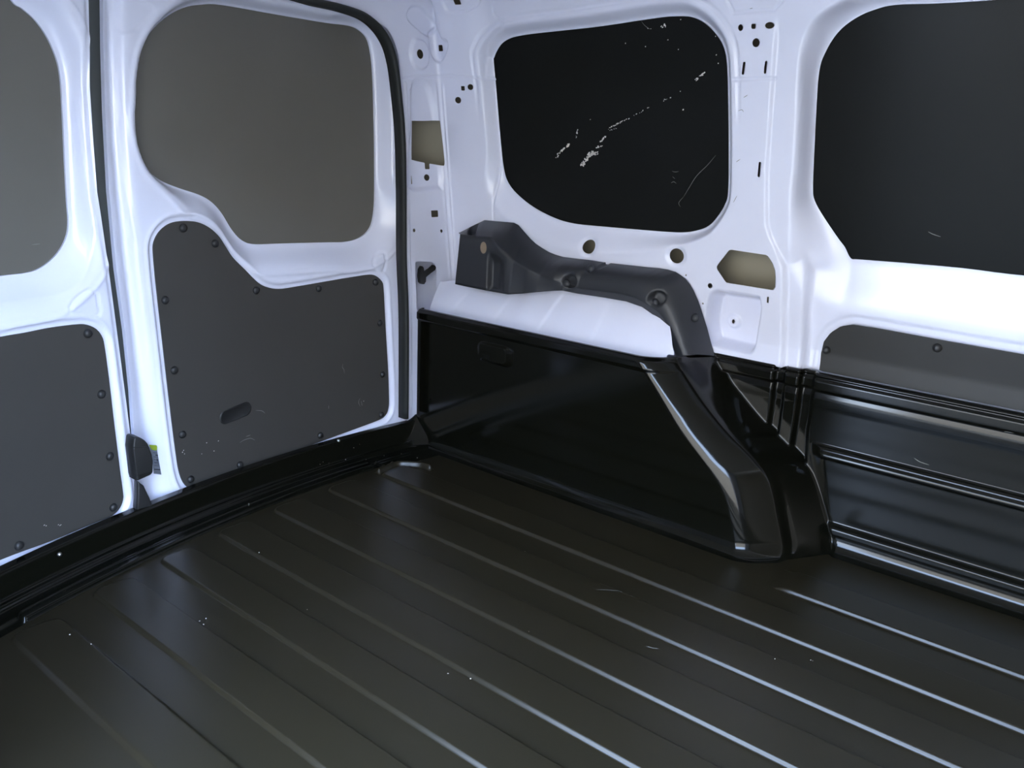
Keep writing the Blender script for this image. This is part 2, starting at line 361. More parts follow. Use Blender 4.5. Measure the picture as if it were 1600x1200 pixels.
def wall_keep(u, z):
    k = np.minimum(near(win1, .02, u, z), near(win2, .02, u, z))
    k = np.minimum(k, near(apert_poly, .02, u, z)) if False else np.minimum(k, sdf(apert_poly, u, z))
    for h in holes_round: k = np.minimum(k, circ(h, .0175, u, z, .0165))
    for p in (pent, rect_hole, hook_hole): k = np.minimum(k, near(p, .02, u, z))
    k = np.minimum(k, rect(psmall['nt'], .0085, .010, u, z))
    sm = small
    for c, r, rv in ((sm['c1'], .0055, .006), (sm['c2'], .0078, .0078), (sm['ov'], .0095, .0058), (sm['c3'], .0056, .0058), (sm['d1'], .0022, .0025), (sm['d2'], .0020, .0024),
                     (psmall['c1'], .0100, .0080), (psmall['d1'], .0048, .0045), (psmall['d2'], .0048, .0045), (psmall['cc'], .0105, .0105), (psmall['pc'], .004, .004),
                     (wsmall['c1'], .0078, .0068), (wsmall['c2'], .0088, .0076), (pock_hole, .0038, .0052)):
        k = np.minimum(k, circ(c, r, u, z, rv))
    for c, hx, hy, a in ((sm['sq1'], .0048, .0046, 0), (sm['sl1'], .0028, .0115, -.08), (sm['sl2'], .0028, .0115, -.06), (sm['sl3'], .0028, .0145, -.03), (sm['sl4'], .0024, .0068, 0),
                      (psmall['sl1'], .0034, .0105, .2), (psmall['sl2'], .0034, .0105, 0), (psmall['sq1'], .0125, .0085, 0), (psmall['sq2'], .0075, .0070, 0), (psmall['sq3'], .0085, .0080, 0),
                      (wsmall['sq'], .0050, .0052, 0)):
        k = np.minimum(k, rect(c, hx, hy, u, z, .0012, a))
    return k
us = np.r_[np.arange(-1.42, -.50, .03), np.arange(-.50, -.22, .012), np.arange(-.22, -.16, .004), np.arange(-.16, .17, .0021), np.arange(.17, .68, .004), np.arange(.68, .88, .0021), np.arange(.88, 1.44, .004), np.arange(1.44, 1.82, .02)]
vs = np.r_[np.arange(.0, .30, .02), np.arange(.30, 1.1601, .0026)]
wall = sheet('wall_right', us, vs, lambda u, z: W(u, z, wall_d(u, z)), 'paint', wall_keep, skirt=(-.003, .004, 0))
tag(wall, 'white painted metal side wall with two blanked windows, holes and rear pillar', 'wall', kind='structure')
# outer skin behind the pressed panel, seen through the holes
sheet('outer_skin', np.r_[np.arange(-.20, 1.82, .04)], np.arange(.0, 1.18, .04), lambda u, z: W(u, z, .085), 'primer', parent=wall)
# blanked panes
def pane(name, poly, d, m):
    lo = poly.min(0)-.03; hi = poly.max(0)+.03
    return sheet(name, np.arange(lo[0], hi[0], .012), np.arange(lo[1], hi[1], .012), lambda u, z: W(u, z, d), m, lambda u, z: .022-sdf(poly, u, z), skirt=(0, .004, 0))
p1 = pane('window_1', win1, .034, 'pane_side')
tag(p1, 'dark grey blanked side window with scraped pale scratches, above the grey plastic trim', 'window', kind='structure')
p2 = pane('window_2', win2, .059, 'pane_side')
tag(p2, 'large dark grey blanked side window at the right, nearly unscratched', 'window', kind='structure')
Zw = lambda pts: pts
sc = []
sc += along([(0.3133,0.7515),(0.3243,0.7650),(0.3401,0.7767),(0.3537,0.7857)], 26, 1, .0016)
sc += along([(0.3697,0.7998),(0.3760,0.8177)], 6, .7, .0015) + along([(0.4098,0.8391),(0.4115,0.8401)], 1, .8, 0)
sc += along([(0.3859,0.7365),(0.3938,0.7464),(0.4059,0.7612),(0.4177,0.7663),(0.4294,0.7691)], 60, 1.25, .0022)
sc += along([(0.4219,0.7796),(0.4439,0.7845)], 9, .8, .001) + along([(0.4411,0.7927),(0.4480,0.8044),(0.4571,0.8042)], 16, .8, .0012)
sc += along([(0.4594,0.8215),(0.4861,0.8337),(0.5134,0.8452)], 34, .45, .0008, 2.5) + along([(0.4611,0.8174),(0.4817,0.8233)], 10, .35, .0005)
sc += along([(0.5214,0.8484),(0.5686,0.8697),(0.5814,0.8740)], 7, .6, .0006) + along([(0.5966,0.8812),(0.6140,0.8880)], 5, .5, .0008)
sc += along([(0.6700,0.9209),(0.6784,0.9260),(0.6912,0.9346)], 16, .7, .0012) + along([(0.6437,0.8627),(0.6451,0.8639)], 2, 1.0, .0002)
sc += along([(0.5869,1.0205),(0.5936,1.0273),(0.5977,1.0220)], 9, .6, .001) + along([(0.5554,1.0207),(0.5640,1.0191)], 3, .5, .0003)
for q in [(0.5025,0.9943),(0.6038,0.9971),(0.5514,0.9864),(0.6317,1.0337),(0.6355,0.8987),(0.7092,0.9997),(0.7128,0.9660),(0.7178,0.9503),(0.6283,0.9783),(0.5991,0.8829)]: sc += [(q[0], q[1], .65, .3, 1.2)]
tag(flakes('scratch_mark', W, .034, sc, .0018, p1), 'pale bare-metal scrapes')
for ln, w in (([(0.5401,1.0358),(0.5478,1.0274),(0.5581,1.0206),(0.5642,1.0191)], .0008), ([(0.7215,0.7751),(0.7033,0.7542),(0.6798,0.7313),(0.6633,0.7061),(0.6513,0.6865)], .0009),
              ([(0.6513,0.6865),(0.6400,0.6730),(0.6444,0.6643)], .0008), ([(0.6214,0.7383),(0.6291,0.7369),(0.6377,0.7387)], .0008), ([(0.6195,0.7132),(0.6262,0.7163),(0.6325,0.7131)], .0009), ([(0.6227,0.7268),(0.6291,0.7227)], .0007)):
    stroke('scratch', W, .0337, ln, w, p1)
stroke('scratch', W, .0587, [(1.1387,0.6577),(1.1479,0.6539),(1.1613,0.6506)], .0013, p2)
# small scuffs on the paint
for ln in ([(0.7825,0.7639),(0.7912,0.7700)], [(0.7814,0.6845),(0.7888,0.6991)], [(0.7811,0.8601),(0.7889,0.8621),(0.7923,0.8582)], [(0.7906,0.8843),(0.7990,0.8893)], [(0.7932,1.0392),(0.7986,1.0399)]):
    stroke('scuff', W, -.0005, ln, .0011, wall)
# lower board on the side wall
bt = empty('side_board', tuple(W(board_side[:, 0].mean(), board_side[:, 1].mean(), .002).tolist()))
lo, hi = board_side.min(0), board_side.max(0)
def rel(o, root): o.matrix_parent_inverse = root.matrix_basis.inverted(); return o
rel(sheet('panel', np.arange(lo[0]-.01, hi[0]+.01, .006), np.arange(lo[1]-.01, hi[1]+.01, .006), lambda u, z: W(u, z, .021+.0*u), 'board_side', lambda u, z: -.0005-sdf(board_side, u, z), skirt=(0, .004, 0), parent=bt), bt)
for q in [(0.9901,0.4066),(1.1921,0.4499)] + [(1.47, .455), (1.50, .36)]:
    rel(place('clip', clip_me, W(q[0], q[1], .021), (0, -1, .1), bt), bt)
tag(bt, 'dark grey lower side board with rounded corner and black push clips', 'board')
# wheel house: white pressed arch between liner and trim
wh_lines = [[(0.1837,0.4110),(0.1654,0.3667)], [(0.3233,0.4258),(0.3010,0.3639)], [(0.4611,0.4263),(0.4497,0.3551)], [(0.0606,0.4286),(0.0121,0.3485)]]
def wheel_house(x, z):
    y = .072 + .115*ss((z-.30)/.26)**1.1
    for i, L in enumerate(wh_lines):
        (xa, za), (xb, zb) = L; xl = xa+(z-za)*(xb-xa)/(zb-za)
        y += .0022*ss((x-xl)/.006+.5)*(1-ss((x-xl-.02)/.04))
    y = np.minimum(y, wall_y(z)+.02)
    return np.stack([x, y, z], -1)
whk = spline([(-0.0508,0.4237),(0.0328,0.4399),(0.1090,0.4371),(0.1737,0.4380),(0.2605,0.4548),(0.3409,0.4688),(0.3810,0.4684),(0.4548,0.4685),(0.5122,0.4680),(0.5599,0.4637),(0.6047,0.4438),(0.6330,0.4120),(0.6518,0.3802),(0.6639,0.3543),(0.6763,0.2420),(-0.1665,0.0420),(-0.1710,0.4076)], 3)
sheet('wheel_house', np.arange(-.056, .72, .004), np.arange(.335, .56, .004), wheel_house, 'paint', lambda x, z: np.minimum(-sdf(whk, x, z), np.maximum(.645-x, z-.366)), parent=wall)
# latch hook in the rear pillar pocket
def bx(bm, c, h, rot=None):
    r = bmesh.ops.create_cube(bm, size=1); mtx = Matrix.Translation(Vector(c)) @ (rot or Matrix()) @ Matrix.Diagonal((h[0]*2, h[1]*2, h[2]*2, 1))
    bmesh.ops.transform(bm, matrix=mtx, verts=r['verts']); return r['verts']
hq = [(-.074, a, b) for a, b in [(0.0723,0.4185),(0.0652,0.4243),(0.0626,0.4395),(0.0646,0.4577),(0.0714,0.4654),(0.0762,0.4617),(0.0787,0.4514),(0.0881,0.4506),(0.1022,0.4561),(0.1163,0.4642),(0.1237,0.4594),(0.1191,0.4513),(0.1025,0.4443),(0.0860,0.4357),(0.0851,0.4240),(0.0793,0.4178)]]
n = len(hq); hv = hq+[(p[0]-.010, p[1], p[2]) for p in hq]
pyo('latch_hook', hv, [tuple(range(n)), tuple(range(n, 2*n))[::-1]]+[(i, i+n, (i+1) % n+n, (i+1) % n) for i in range(n)], 'black', wall, False)
pf = sheet('pocket_plate', np.arange(-.19, .0, .01), np.arange(.28, .52, .01), lambda u, z: W(u, z, .052), 'paint', lambda u, z: circ(psmall['pc'], .006, u, z), parent=wall)

# ================================================================ REAR DOORS
def door(name, label, win, board, outline, wid_fn, extra, clips, keep_extra=None):
    lo, hi = outline.min(0), outline.max(0)
    def dd(y, z):
        s = near(win, .14, y, z); d = .038*(1-ss(s/wid_fn(y, z)))
        d = d - .003*(1-ss(np.abs(s-wid_fn(y, z)-.006)/.006))
        sb = near(board, .05, y, z); d = d + .005*(1-ss((sb-.006)/.007)) - .0025*(1-ss(np.abs(sb-.014)/.006))
        return d + extra(y, z)
    def keep(y, z): return np.minimum(np.minimum(-sdf(outline, y, z), near(win, .02, y, z)), near(board, .02, y, z)+.012)
    sh = sheet(name, np.arange(lo[0]-.004, hi[0]+.004, .0036), np.arange(lo[1]-.004, hi[1]+.004, .0036), lambda y, z: D(y, z, dd(y, z)), 'paint', keep, skirt=(-.012, 0, 0))
    tag(sh, label, 'door', kind='structure')
    lo, hi = win.min(0)-.02, win.max(0)+.02
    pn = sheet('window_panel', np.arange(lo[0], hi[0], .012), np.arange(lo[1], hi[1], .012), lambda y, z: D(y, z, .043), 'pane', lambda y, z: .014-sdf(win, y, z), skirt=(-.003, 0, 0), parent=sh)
    lo, hi = board.min(0)-.01, board.max(0)+.01
    lb = sheet('lower_panel', np.arange(lo[0], hi[0], .005), np.arange(lo[1], hi[1], .005), lambda y, z: D(y, z, .002), 'board', lambda y, z: -.0008-sdf(board, y, z), skirt=(-.003, 0, 0), parent=sh)
    for (y, z) in clips: place('clip', clip_me, D(y, z, .002), (1, .0, .05), lb, rng.uniform(0, 6))
    return sh, pn, lb
rw = spline([(-0.6478,0.8311),(-0.6440,0.8613),(-0.6295,0.9093),(-0.6006,0.9507),(-0.5618,0.9834),(-0.5232,1.0039),(-0.4846,1.0143),(-0.4396,1.0204),(-0.3102,1.0208),(-0.1839,1.0205),(-0.1178,1.0220),(-0.0876,1.0151),(-0.0672,0.9990),(-0.0571,0.9680),(-0.0518,0.9252),(-0.0486,0.8426),(-0.0468,0.7579),(-0.0472,0.6416),(-0.0518,0.5942),(-0.0629,0.5646),(-0.0885,0.5447),(-0.1318,0.5349),(-0.1954,0.5366),(-0.3176,0.5410),(-0.3888,0.5444),(-0.4197,0.5554),(-0.4431,0.5792),(-0.4653,0.6136),(-0.4876,0.6369),(-0.5157,0.6525),(-0.5655,0.6680),(-0.6026,0.6827),(-0.6301,0.7035),(-0.6459,0.7304),(-0.6533,0.7613),(-0.6530,0.7962)], 5)
rb = [(-0.6514,0.5487),(-0.6478,0.5717),(-0.6328,0.5916),(-0.6101,0.6042),(-0.5824,0.6075),(-0.5490,0.6043),(-0.5211,0.5922),(-0.4989,0.5735),(-0.4825,0.5498),(-0.4658,0.5255),(-0.4366,0.4970),(-0.4066,0.4674),(-0.3815,0.4540),(-0.3491,0.4467),(-0.3024,0.4475),(-0.2267,0.4510),(-0.1559,0.4547),(-0.0980,0.4572),(-0.0760,0.4530),(-0.0575,0.4381),(-0.0516,0.4191),(-0.0463,0.3307),(-0.0385,0.2200),(-0.0345,0.1331),(-0.0360,0.0997),(-0.0461,0.0814),(-0.0695,0.0727),(-0.1615,0.0629),(-0.2729,0.0543),(-0.3517,0.0501),(-0.4480,0.0455),(-0.5588,0.0413),(-0.5961,0.0425),(-0.6108,0.0504),(-0.6233,0.0687),(-0.6310,0.0989),(-0.6354,0.1545),(-0.6411,0.2616),(-0.6458,0.3743),(-0.6502,0.4823)]
rb = spline(rb, 4)
seamR = [(-0.7104,0.9856),(-0.7176,0.9084),(-0.7253,0.8030),(-0.7317,0.6664),(-0.7313,0.5287),(-0.7246,0.4073),(-0.7220,0.2909),(-0.7243,0.2080),(-0.7262,0.0955),(-0.7236,-0.0032)]
seamL = [(-0.7354,0.9817),(-0.7417,0.9057),(-0.7455,0.8417),(-0.7492,0.7487),(-0.7516,0.6670),(-0.7441,0.5301),(-0.7375,0.3850),(-0.7326,0.2678),(-0.7294,0.1830),(-0.7290,0.0965),(-0.7271,0.0544)]
outR = np.array([(.028, 1.02), (-.02, 1.075), (-.15, 1.10), (seamR[0][0], 1.10)] + seamR + [(seamR[-1][0], .0), (.028, .0)])
clipsR = [(-0.5814,0.5933),(-0.5089,0.5579),(-0.4127,0.4501),(-0.2426,0.4366),(-0.0777,0.4363),(-0.0638,0.3318),(-0.0555,0.1956),(-0.0595,0.0866),(-0.2477,0.0734),(-0.4764,0.0618),(-0.6034,0.0682),(-0.6158,0.1725),(-0.6239,0.3123),(-0.6328,0.4567)]
chanR = spline([(-0.6909,0.9886),(-0.6987,0.8844),(-0.7043,0.7770),(-0.7049,0.6657),(-0.7025,0.5257),(-0.6977,0.4026),(-0.6927,0.2733),(-0.6879,0.1649),(-0.6846,0.0666)], 4, False)
ridgeR = spline([(-0.6861,0.9664),(-0.6920,0.8917),(-0.6986,0.7909),(-0.6978,0.6996),(-0.6934,0.6439),(-0.6846,0.5777)], 4, False)
tabR = spline([(-0.0848,0.4860),(-0.0738,0.4991),(-0.0517,0.5081),(-0.0480,0.4896),(-0.0517,0.4673),(-0.0628,0.4620),(-0.0812,0.4737)], 4)
topsc = spline([(-0.6835,0.9455),(-0.6553,0.9472),(-0.6399,0.9591),(-0.6135,0.9847),(-0.6509,0.9948),(-0.6781,1.0021)], 4)
def wR(y, z):
    # width of the scooped edge round the window: broad along the bottom, narrow elsewhere
    return .016+.040*ss((.70-z)/.10)*ss((y+.66)/.12)+.006*ss((y+.2)/.05)
def extraR(y, z):
    c = step_u(chanR, z); a = (y-c)/(.014+.010*ss((.45-z)/.3))
    d = .019*np.exp(-a*a)
    d = d - .0016*(1-ss((near(ridgeR, .02, y, z, sdf_open)-.001)/.004))
    d = d + .004*(1-ss(np.abs(near(tabR, .02, y, z))/.0035)) + .003*(1-ss(near(topsc, .02, y, z)/.006))
    return d
door2, dpR, dbR = door('door_2', 'right rear door, white frame around a notched dark window panel and board', rw, rb, outR, wR, extraR, clipsR)
lw = [(-0.8546,0.9653),(-0.8383,0.9555),(-0.8163,0.9389),(-0.7987,0.9136),(-0.7875,0.8829),(-0.7845,0.8526),(-0.7864,0.8060),(-0.7900,0.7465),(-0.7938,0.6860),(-0.7957,0.6450),(-0.7967,0.6159),(-0.8016,0.5932),(-0.8144,0.5711),(-0.8345,0.5520),(-0.8602,0.5381),(-0.8863,0.5338),(-0.9274,0.5340)]
y0 = lw[-1][0]
lw += [(y0-.10, lw[-1][1]-.004), (y0-.16, .60), (y0-.17, .75), (y0-.15, .93), (y0-.10, 1.0), (y0-.04, 1.025), (y0+.03, 1.028)]
lw = spline(lw, 5)
lb_ = [(-0.9548,0.4433),(-0.9115,0.4423),(-0.8658,0.4426),(-0.8181,0.4397),(-0.7987,0.4358),(-0.7820,0.4258),(-0.7718,0.4106),(-0.7677,0.3905),(-0.7647,0.3159),(-0.7627,0.2291),(-0.7601,0.1445),(-0.7582,0.0956),(-0.7592,0.0797),(-0.7680,0.0640),(-0.7857,0.0548),(-0.8186,0.0548),(-0.9114,0.0563),(-1.0045,0.0635)]
lb_ += [(lb_[-1][0]-.10, lb_[-1][1]+.0), (lb_[-1][0]-.14, .08), (lb_[-1][0]-.14, .36), (lb_[0][0]-.10, lb_[0][1]), ]
lb_ = spline(lb_, 4)
outL = np.array([(seamL[0][0], 1.10), (-1.16, 1.06), (-1.18, .0), (seamL[-1][0], .0)] + seamL[::-1])
clipsL = [(-0.7990,0.4193),(-0.7843,0.3008),(-0.7794,0.1763),(-0.7824,0.0714),(-0.9698,0.0751)] + [(-1.0, .405), (-1.07, .20)]
tabL = spline([(-0.8282,0.4674),(-0.8193,0.4820),(-0.7907,0.4963),(-0.7764,0.4898),(-0.7731,0.4729),(-0.7739,0.4504),(-0.7978,0.4533),(-0.8266,0.4603)], 4)
ridgeL = spline([(-0.7664,0.8191),(-0.7696,0.7483),(-0.7688,0.6839),(-0.7667,0.6261),(-0.7665,0.5840),(-0.7774,0.5467),(-0.8021,0.5111),(-0.8444,0.4956),(-0.9089,0.4929),(-0.9490,0.4945)], 4, False)
def wL(y, z): return .050+.022*ss((.62-z)/.1)
def extraL(y, z):
    d = -.0016*(1-ss((near(ridgeL, .02, y, z, sdf_open)-.001)/.004)) + .004*(1-ss(np.abs(near(tabL, .02, y, z))/.0035))
    return d + .006*ss((y-step_u(seamL, z)+.012)/.008)
door1, dpL, dbL = door('door_1', 'left rear door, white frame cut off by the photo edge, dark window panel', lw, lb_, outL, wL, extraL, clipsL)
sheet('outer_skin', np.arange(-1.34, -.72, .03), np.arange(-.10, 1.20, .05), lambda y, z: D(y, z, .085), 'paint', parent=door1)
sheet('outer_skin', np.arange(-.73, .24, .03), np.arange(-.10, 1.20, .05), lambda y, z: D(y, z, .085), 'paint', parent=door2)
# finger slot in the right door board
fs = bmesh.new(); ang = math.radians(-12)
q = [(-0.4804,0.1854)][0]
slot = [(-.034, 0)]
v = []; n = 28
for k, (s, h) in enumerate(((1.0, -.001), (.97, .0014), (.88, .0020), (.82, .0010), (.0, .0009))):
    for i in range(n):
        t = 2*math.pi*i/n; ct, st = math.cos(t), math.sin(t)
        a = (.026 if abs(ct) > 1e-6 else 0)*np.sign(ct)*(1 if True else 0) + .0165*ct; b = .0165*st
        a, b = a*max(s, .3) if s else 0, b*s
        yy, zz = q[0]+a*math.cos(.12)-b*math.sin(.12), q[1]+a*math.sin(.12)+b*math.cos(.12)
        p = D(yy, zz, .002-h); v.append(p)
f = [(k*n+i, k*n+(i+1) % n, (k+1)*n+(i+1) % n, (k+1)*n+i) for k in range(4) for i in range(n)]
tag(pyo('finger_slot', v, f, 'black', dbR), 'oval black finger pull')
for ln in ([(-0.1770,0.2434),(-0.1786,0.2350),(-0.1743,0.2280),(-0.1730,0.2177)], [(-0.1269,0.1453),(-0.1308,0.1350),(-0.1264,0.1230)], [(-0.1232,0.1368),(-0.1196,0.1229)], [(-0.4281,0.1790),(-0.4117,0.1740),(-0.4033,0.1661)],
           [(-0.4744,0.1141),(-0.4611,0.1174),(-0.4446,0.1165),(-0.4330,0.1087)], [(-0.4574,0.1240),(-0.4442,0.1246)], [(-0.2214,0.1451),(-0.2216,0.1363)]):
    stroke('scratch', D, .0014, ln, .0012, dbR)
fl = []
for qq in [(-0.6181,0.1342),(-0.6138,0.1290),(-0.6155,0.1377),(-0.5413,0.1140),(-0.5287,0.1337),(-0.5584,0.1376),(-0.5722,0.1165),(-0.1152,0.1351)]: fl.append((qq[0], qq[1], .8, .2, 1.3))
tag(flakes('scratch_mark', D, .0015, fl, .0012, dbR), 'pale chips in the board')
fl = [(a, b, .8, .2, 1.6) for a, b in [(-0.9208,0.0927),(-0.9172,0.0901),(-0.8945,0.0823),(-0.8897,0.0802),(-0.8918,0.0796)]]
tag(flakes('scratch_mark', D, .0015, fl, .0011, dbL), 'pale chips in the board')
stroke('scratch', D, .0425, [(-0.8656,0.5795),(-0.8583,0.5797),(-0.8506,0.5798)], .0012, dpL)
# rubber strip in the gap between the leaves
gs = [(-0.7062,1.0023),(-0.7108,0.9465),(-0.7190,0.8439),(-0.7214,0.7483),(-0.7249,0.6642),(-0.7221,0.5240),(-0.7165,0.3754),(-0.7127,0.2556),(-0.7115,0.1776),(-0.7085,0.0376)]
P = [D(a, b, .034) for a, b in spline(gs, 4, False)]
rs = sweep('door_strip', P, [(-.012, -.024), (.008, -.022), (.010, -.012), (.010, .012), (.008, .022), (-.012, .024)], (1, 0, 0), 'rubber_grey', door1)
# black catch on the edge of the left leaf
def sheet_box(bm, poly, x0, x1, bev):
    vs_ = [bm.verts.new((x0, a, b)) for a, b in poly]; f = bm.faces.new(vs_); r = bmesh.ops.extrude_face_region(bm, geom=[f])
    bmesh.ops.translate(bm, vec=(x1-x0, 0, 0), verts=[g for g in r['geom'] if isinstance(g, bmesh.types.BMVert)])
    bmesh.ops.recalc_face_normals(bm, faces=bm.faces[:])
    if bev: bmesh.ops.bevel(bm, geom=[e for e in bm.edges if not e.is_boundary], offset=bev, segments=3, affect='EDGES', profile=.6)
xc = float(sill_x(-.73))
ct = empty('door_catch', (xc, -.735, .14)); tag(ct, 'black plastic catch block on the rear door gap above the sill', 'door catch')
bm = bmesh.new(); sheet_box(bm, [(-0.7535,0.1953),(-0.7495,0.2149),(-0.7447,0.2164),(-0.7366,0.2133),(-0.7288,0.2062),(-0.7235,0.1979),(-0.7201,0.1882),(-0.7170,0.1734),(-0.7157,0.1607),(-0.7180,0.1364),(-0.7229,0.1325),(-0.7350,0.1307),(-0.7480,0.1286),(-0.7512,0.1295),(-0.7522,0.1376),(-0.7527,0.1657)], -.045, -.012, .004)
rel(bmo('catch_body', bm, 'black', ct), ct)
bm = bmesh.new(); sheet_box(bm, [(-0.7543,0.1960),(-0.7521,0.1992),(-0.7280,0.1937),(-0.7236,0.1900),(-0.7199,0.1715),(-0.7194,0.1608),(-0.7216,0.1419),(-0.7442,0.1414),(-0.7509,0.1381),(-0.7526,0.1421),(-0.7533,0.1684)], -.014, -.0085, .002)
rel(bmo('catch_cover', bm, 'black', ct), ct)
bm = bmesh.new(); sheet_box(bm, [(-0.7385,0.1193),(-0.7324,0.1103),(-0.7275,0.1061),(-0.7220,0.0890),(-0.7177,0.0767),(-0.7144,0.0628),(-0.7164,0.0487),(-0.7462,0.0586),(-0.7419,0.0826)], -.052, -.034, .004)
rel(bmo('catch_stay', bm, 'black', ct), ct)
# label beside it on the right leaf
def dquad(poly, d): return [D(a, b, d) for a, b in poly]
lab = pyo('label_sticker', dquad([(-0.6905,0.1704),(-0.6728,0.1636),(-0.6734,0.1527),(-0.6681,0.0985),(-0.6854,0.1066),(-0.6860,0.1438)], .0075), [(0, 1, 2, 3, 4, 5)], 'paper', door2, False)
tag(lab, 'grey printed label with lime green top band')
pyo('label_band', dquad([(-0.6908,0.1706),(-0.6746,0.1650),(-0.6726,0.1609),(-0.6735,0.1544),(-0.6775,0.1541),(-0.6860,0.1589)], .0070), [(0, 1, 2, 3, 4, 5)], 'lime', lab, False)
bv = []; bf = []
for i, (a, b, c, e) in enumerate(((350, 356, 440, 486), (372, 390, 470, 500), (398, 404, 450, 500), (420, 452, 482, 500), (430, 436, 448, 478), (460, 470, 455, 505), (480, 486, 460, 512), (500, 506, 456, 515), (540, 556, 455, 524), (575, 580, 462, 528))):
    k = len(bv)
    Q = [(-0.7592,0.2372)]
    bv += [(c, a), (e, a+6), (e+2, b+6), (c+2, b)]; bf.append((k, k+1, k+2, k+3))
L0 = np.array([(-0.6911,0.1709),(-0.6734,0.1640),(-0.6686,0.0990)])
A = np.array([[395, 262, 1], [488, 270, 1], [540, 612, 1]], float); T = np.linalg.solve(A, L0)
pyo('label_print', [D(*(np.array([a, b, 1.]) @ T), .0068) for a, b in bv], bf, 'ink', lab, False)
# weather strip round the rear opening
sp = spline([(-0.5475,1.0495),(-0.4408,1.0491),(-0.3529,1.0499),(-0.2742,1.0447),(-0.2069,1.0431),(-0.1429,1.0358),(-0.1001,1.0170),(-0.0693,0.9870),(-0.0514,0.9477),(-0.0400,0.8928),(-0.0260,0.7901),(-0.0207,0.6560),(-0.0184,0.5006),(-0.0106,0.3705),(-0.0083,0.2361),(-0.0079,0.0739)], 6, False)
P = [(-.050, -1.15, sp[0][1]), (-.050, -.8, sp[0][1])]+[(-.050, a, b) for a, b in sp] 
seal = sweep('weather_strip', P, [(-.020, -.0065), (.002, -.0070), (.007, -.0045), (.009, 0), (.007, .0045), (.002, .0070), (-.020, .0065)], (1, 0, 0), 'rubber', wall)
tag(seal, 'black rubber weather strip')

# ================================================================ BLACK SIDE LINER
zi = [0, .02, .11, .146, .164, .215, .288, .352, .40]; xi = [.887, .882, .85, .826, .804, .738, .678, .618, .575]
zm = [0, .012, .07, .14, .18, .215, .273, .36, .40]; xm = [.960, .955, .935, .912, .888, .826, .755, .672, .64]
zo = [0, .011, .087, .137, .181, .208, .275, .322, .355, .40]; xo = [1.02, 1.014, .982, .955, .919, .857, .774, .726, .70, .67]
ZT = .362
def liner_y(x, z):
    def cv(zz, xx):
        k = np.linspace(0, .4, 81); y = np.interp(k, zz, xx); y = np.convolve(np.pad(y, 7, mode='edge'), np.ones(15)/15, 'valid'); return np.interp(z, k, y)
    a, b, c = cv(zi, xi), cv(zm, xm), cv(zo, xo)
    def sm(t, w): return t   # placeholder for clarity
    t1 = np.clip((x-a)/np.maximum(b-a, .02), -1, 1); t2 = np.clip((x-b)/np.maximum(c-b, .02), 0, 1)
    # rounded shoulder from the flat face into the sloping arch
    def soft(v, r): return np.where(v < -r, 0, np.where(v > r, v, (v+r)**2/(4*r)))
    rs_ = .028
    slope = .05/np.maximum(b-a, .02)
    p_ = np.clip((x-a+.012)/np.maximum(b-a+.012, .02), 0, 1); y = .03 + .062*p_**1.75
    y = y + .014*ss((x-b+.005)/.009)
    sl2 = (.2-.106)/np.maximum(c-b, .02)
    y = y + sl2*(soft(x-b, .010)-soft(x-c, .006))
    y = np.minimum(y, .204)
    w = ss((x-c+.004)/.012)                       # 1 on the front wall section
    # shallow grooves and post behind the front panel
    g = .012*(ss((x-.836)/.006)*(1-ss((x-.858)/.006)) + 1.2*ss((x-.890)/.007)*(1-ss((x-.916-.08*np.maximum(.24-z, 0))/.010)))
    y = y + g*w*ss((z-.02)/.03)
    f = ss((x-(.93+.28*np.maximum(.22-z, 0)*.9))/.03)   # front panel only
    fr = w*f
    def bead(z0, h, wd, w=.0055): return h*ss((z-z0+wd+w/2)/w)*(1-ss((z-z0-wd+w/2)/w))
    def ledge(z0, h, s1, s2): return h*ss((z-z0+s1)/s1)*(1-ss((z-z0)/s2)) 
    y = y - fr*(bead(.203, .013, .011) + bead(.046, .012, .010)) - fr*.006*(1-ss((z-.20)/.01)) - fr*.006*(1-ss((z-.05)/.01))
    # top flange beads
    y = y - w*(bead(.338, .009, .012, .006)+.006*ss((z-.352)/.004))
    bx_ = 1-w
    y = y - (1-ss((x-a-.02)/.05))*bead(.346, .004, .010, .005)
    # pressed pad
    pa = rect((.214, .293), .047, .020, x, z, .010); y = y - .007*(1-ss((pa+.001)/.006))*(1-.8*ss((.30-z)/.035)*ss((.235-x)/.04))
    # fillet to the floor and rounded top edge
    rf = .030 ; q = np.clip((rf-z)/rf, 0, 1); y = y - rf*(1-np.sqrt(np.maximum(1-q*q, 0)))
    rt = .011; q = np.clip((z-(ZT-rt))/rt, 0, 1); y = y + rt*(1-np.sqrt(np.maximum(1-q*q, 0)))
    # rounded rear edge
    rr = .008; q = np.clip((-.052+rr-x)/rr, 0, 1); y = y + rr*(1-np.sqrt(np.maximum(1-q*q, 0)))
    return y
xs_ = np.r_[np.arange(-.052, -.036, .002), np.arange(-.036, .56, .008), np.arange(.56, 1.06, .0025), np.arange(1.06, 1.82, .012)]
zs_ = np.r_[0, .0004, .001, .002, .0035, .0055, .008, .011, .015, np.arange(.019, .352, .0026), .354, .356, .358, .3595, .361, ZT]
def liner_pos(x, z):
    y = liner_y(x, np.minimum(z, ZT)); back = np.maximum(z-ZT, 0)
    return np.stack([x, y+back*1.2, np.minimum(z, ZT)-back*.5], -1)
zs_ = np.r_[zs_, ZT+.0008, ZT+.0025, ZT+.0045]
def liner_keep(x, z): return np.minimum(rect((.9, .2), .95, .30, x, z), 1)*-1+0*x if False else np.minimum(1, .5+0*x)
lin = sheet('side_liner', xs_, zs_, liner_pos, 'liner', skirt=(-.0, .006, -.0))
tag(lin, 'glossy black moulded liner over the wheel arch and lower side wall', 'liner')
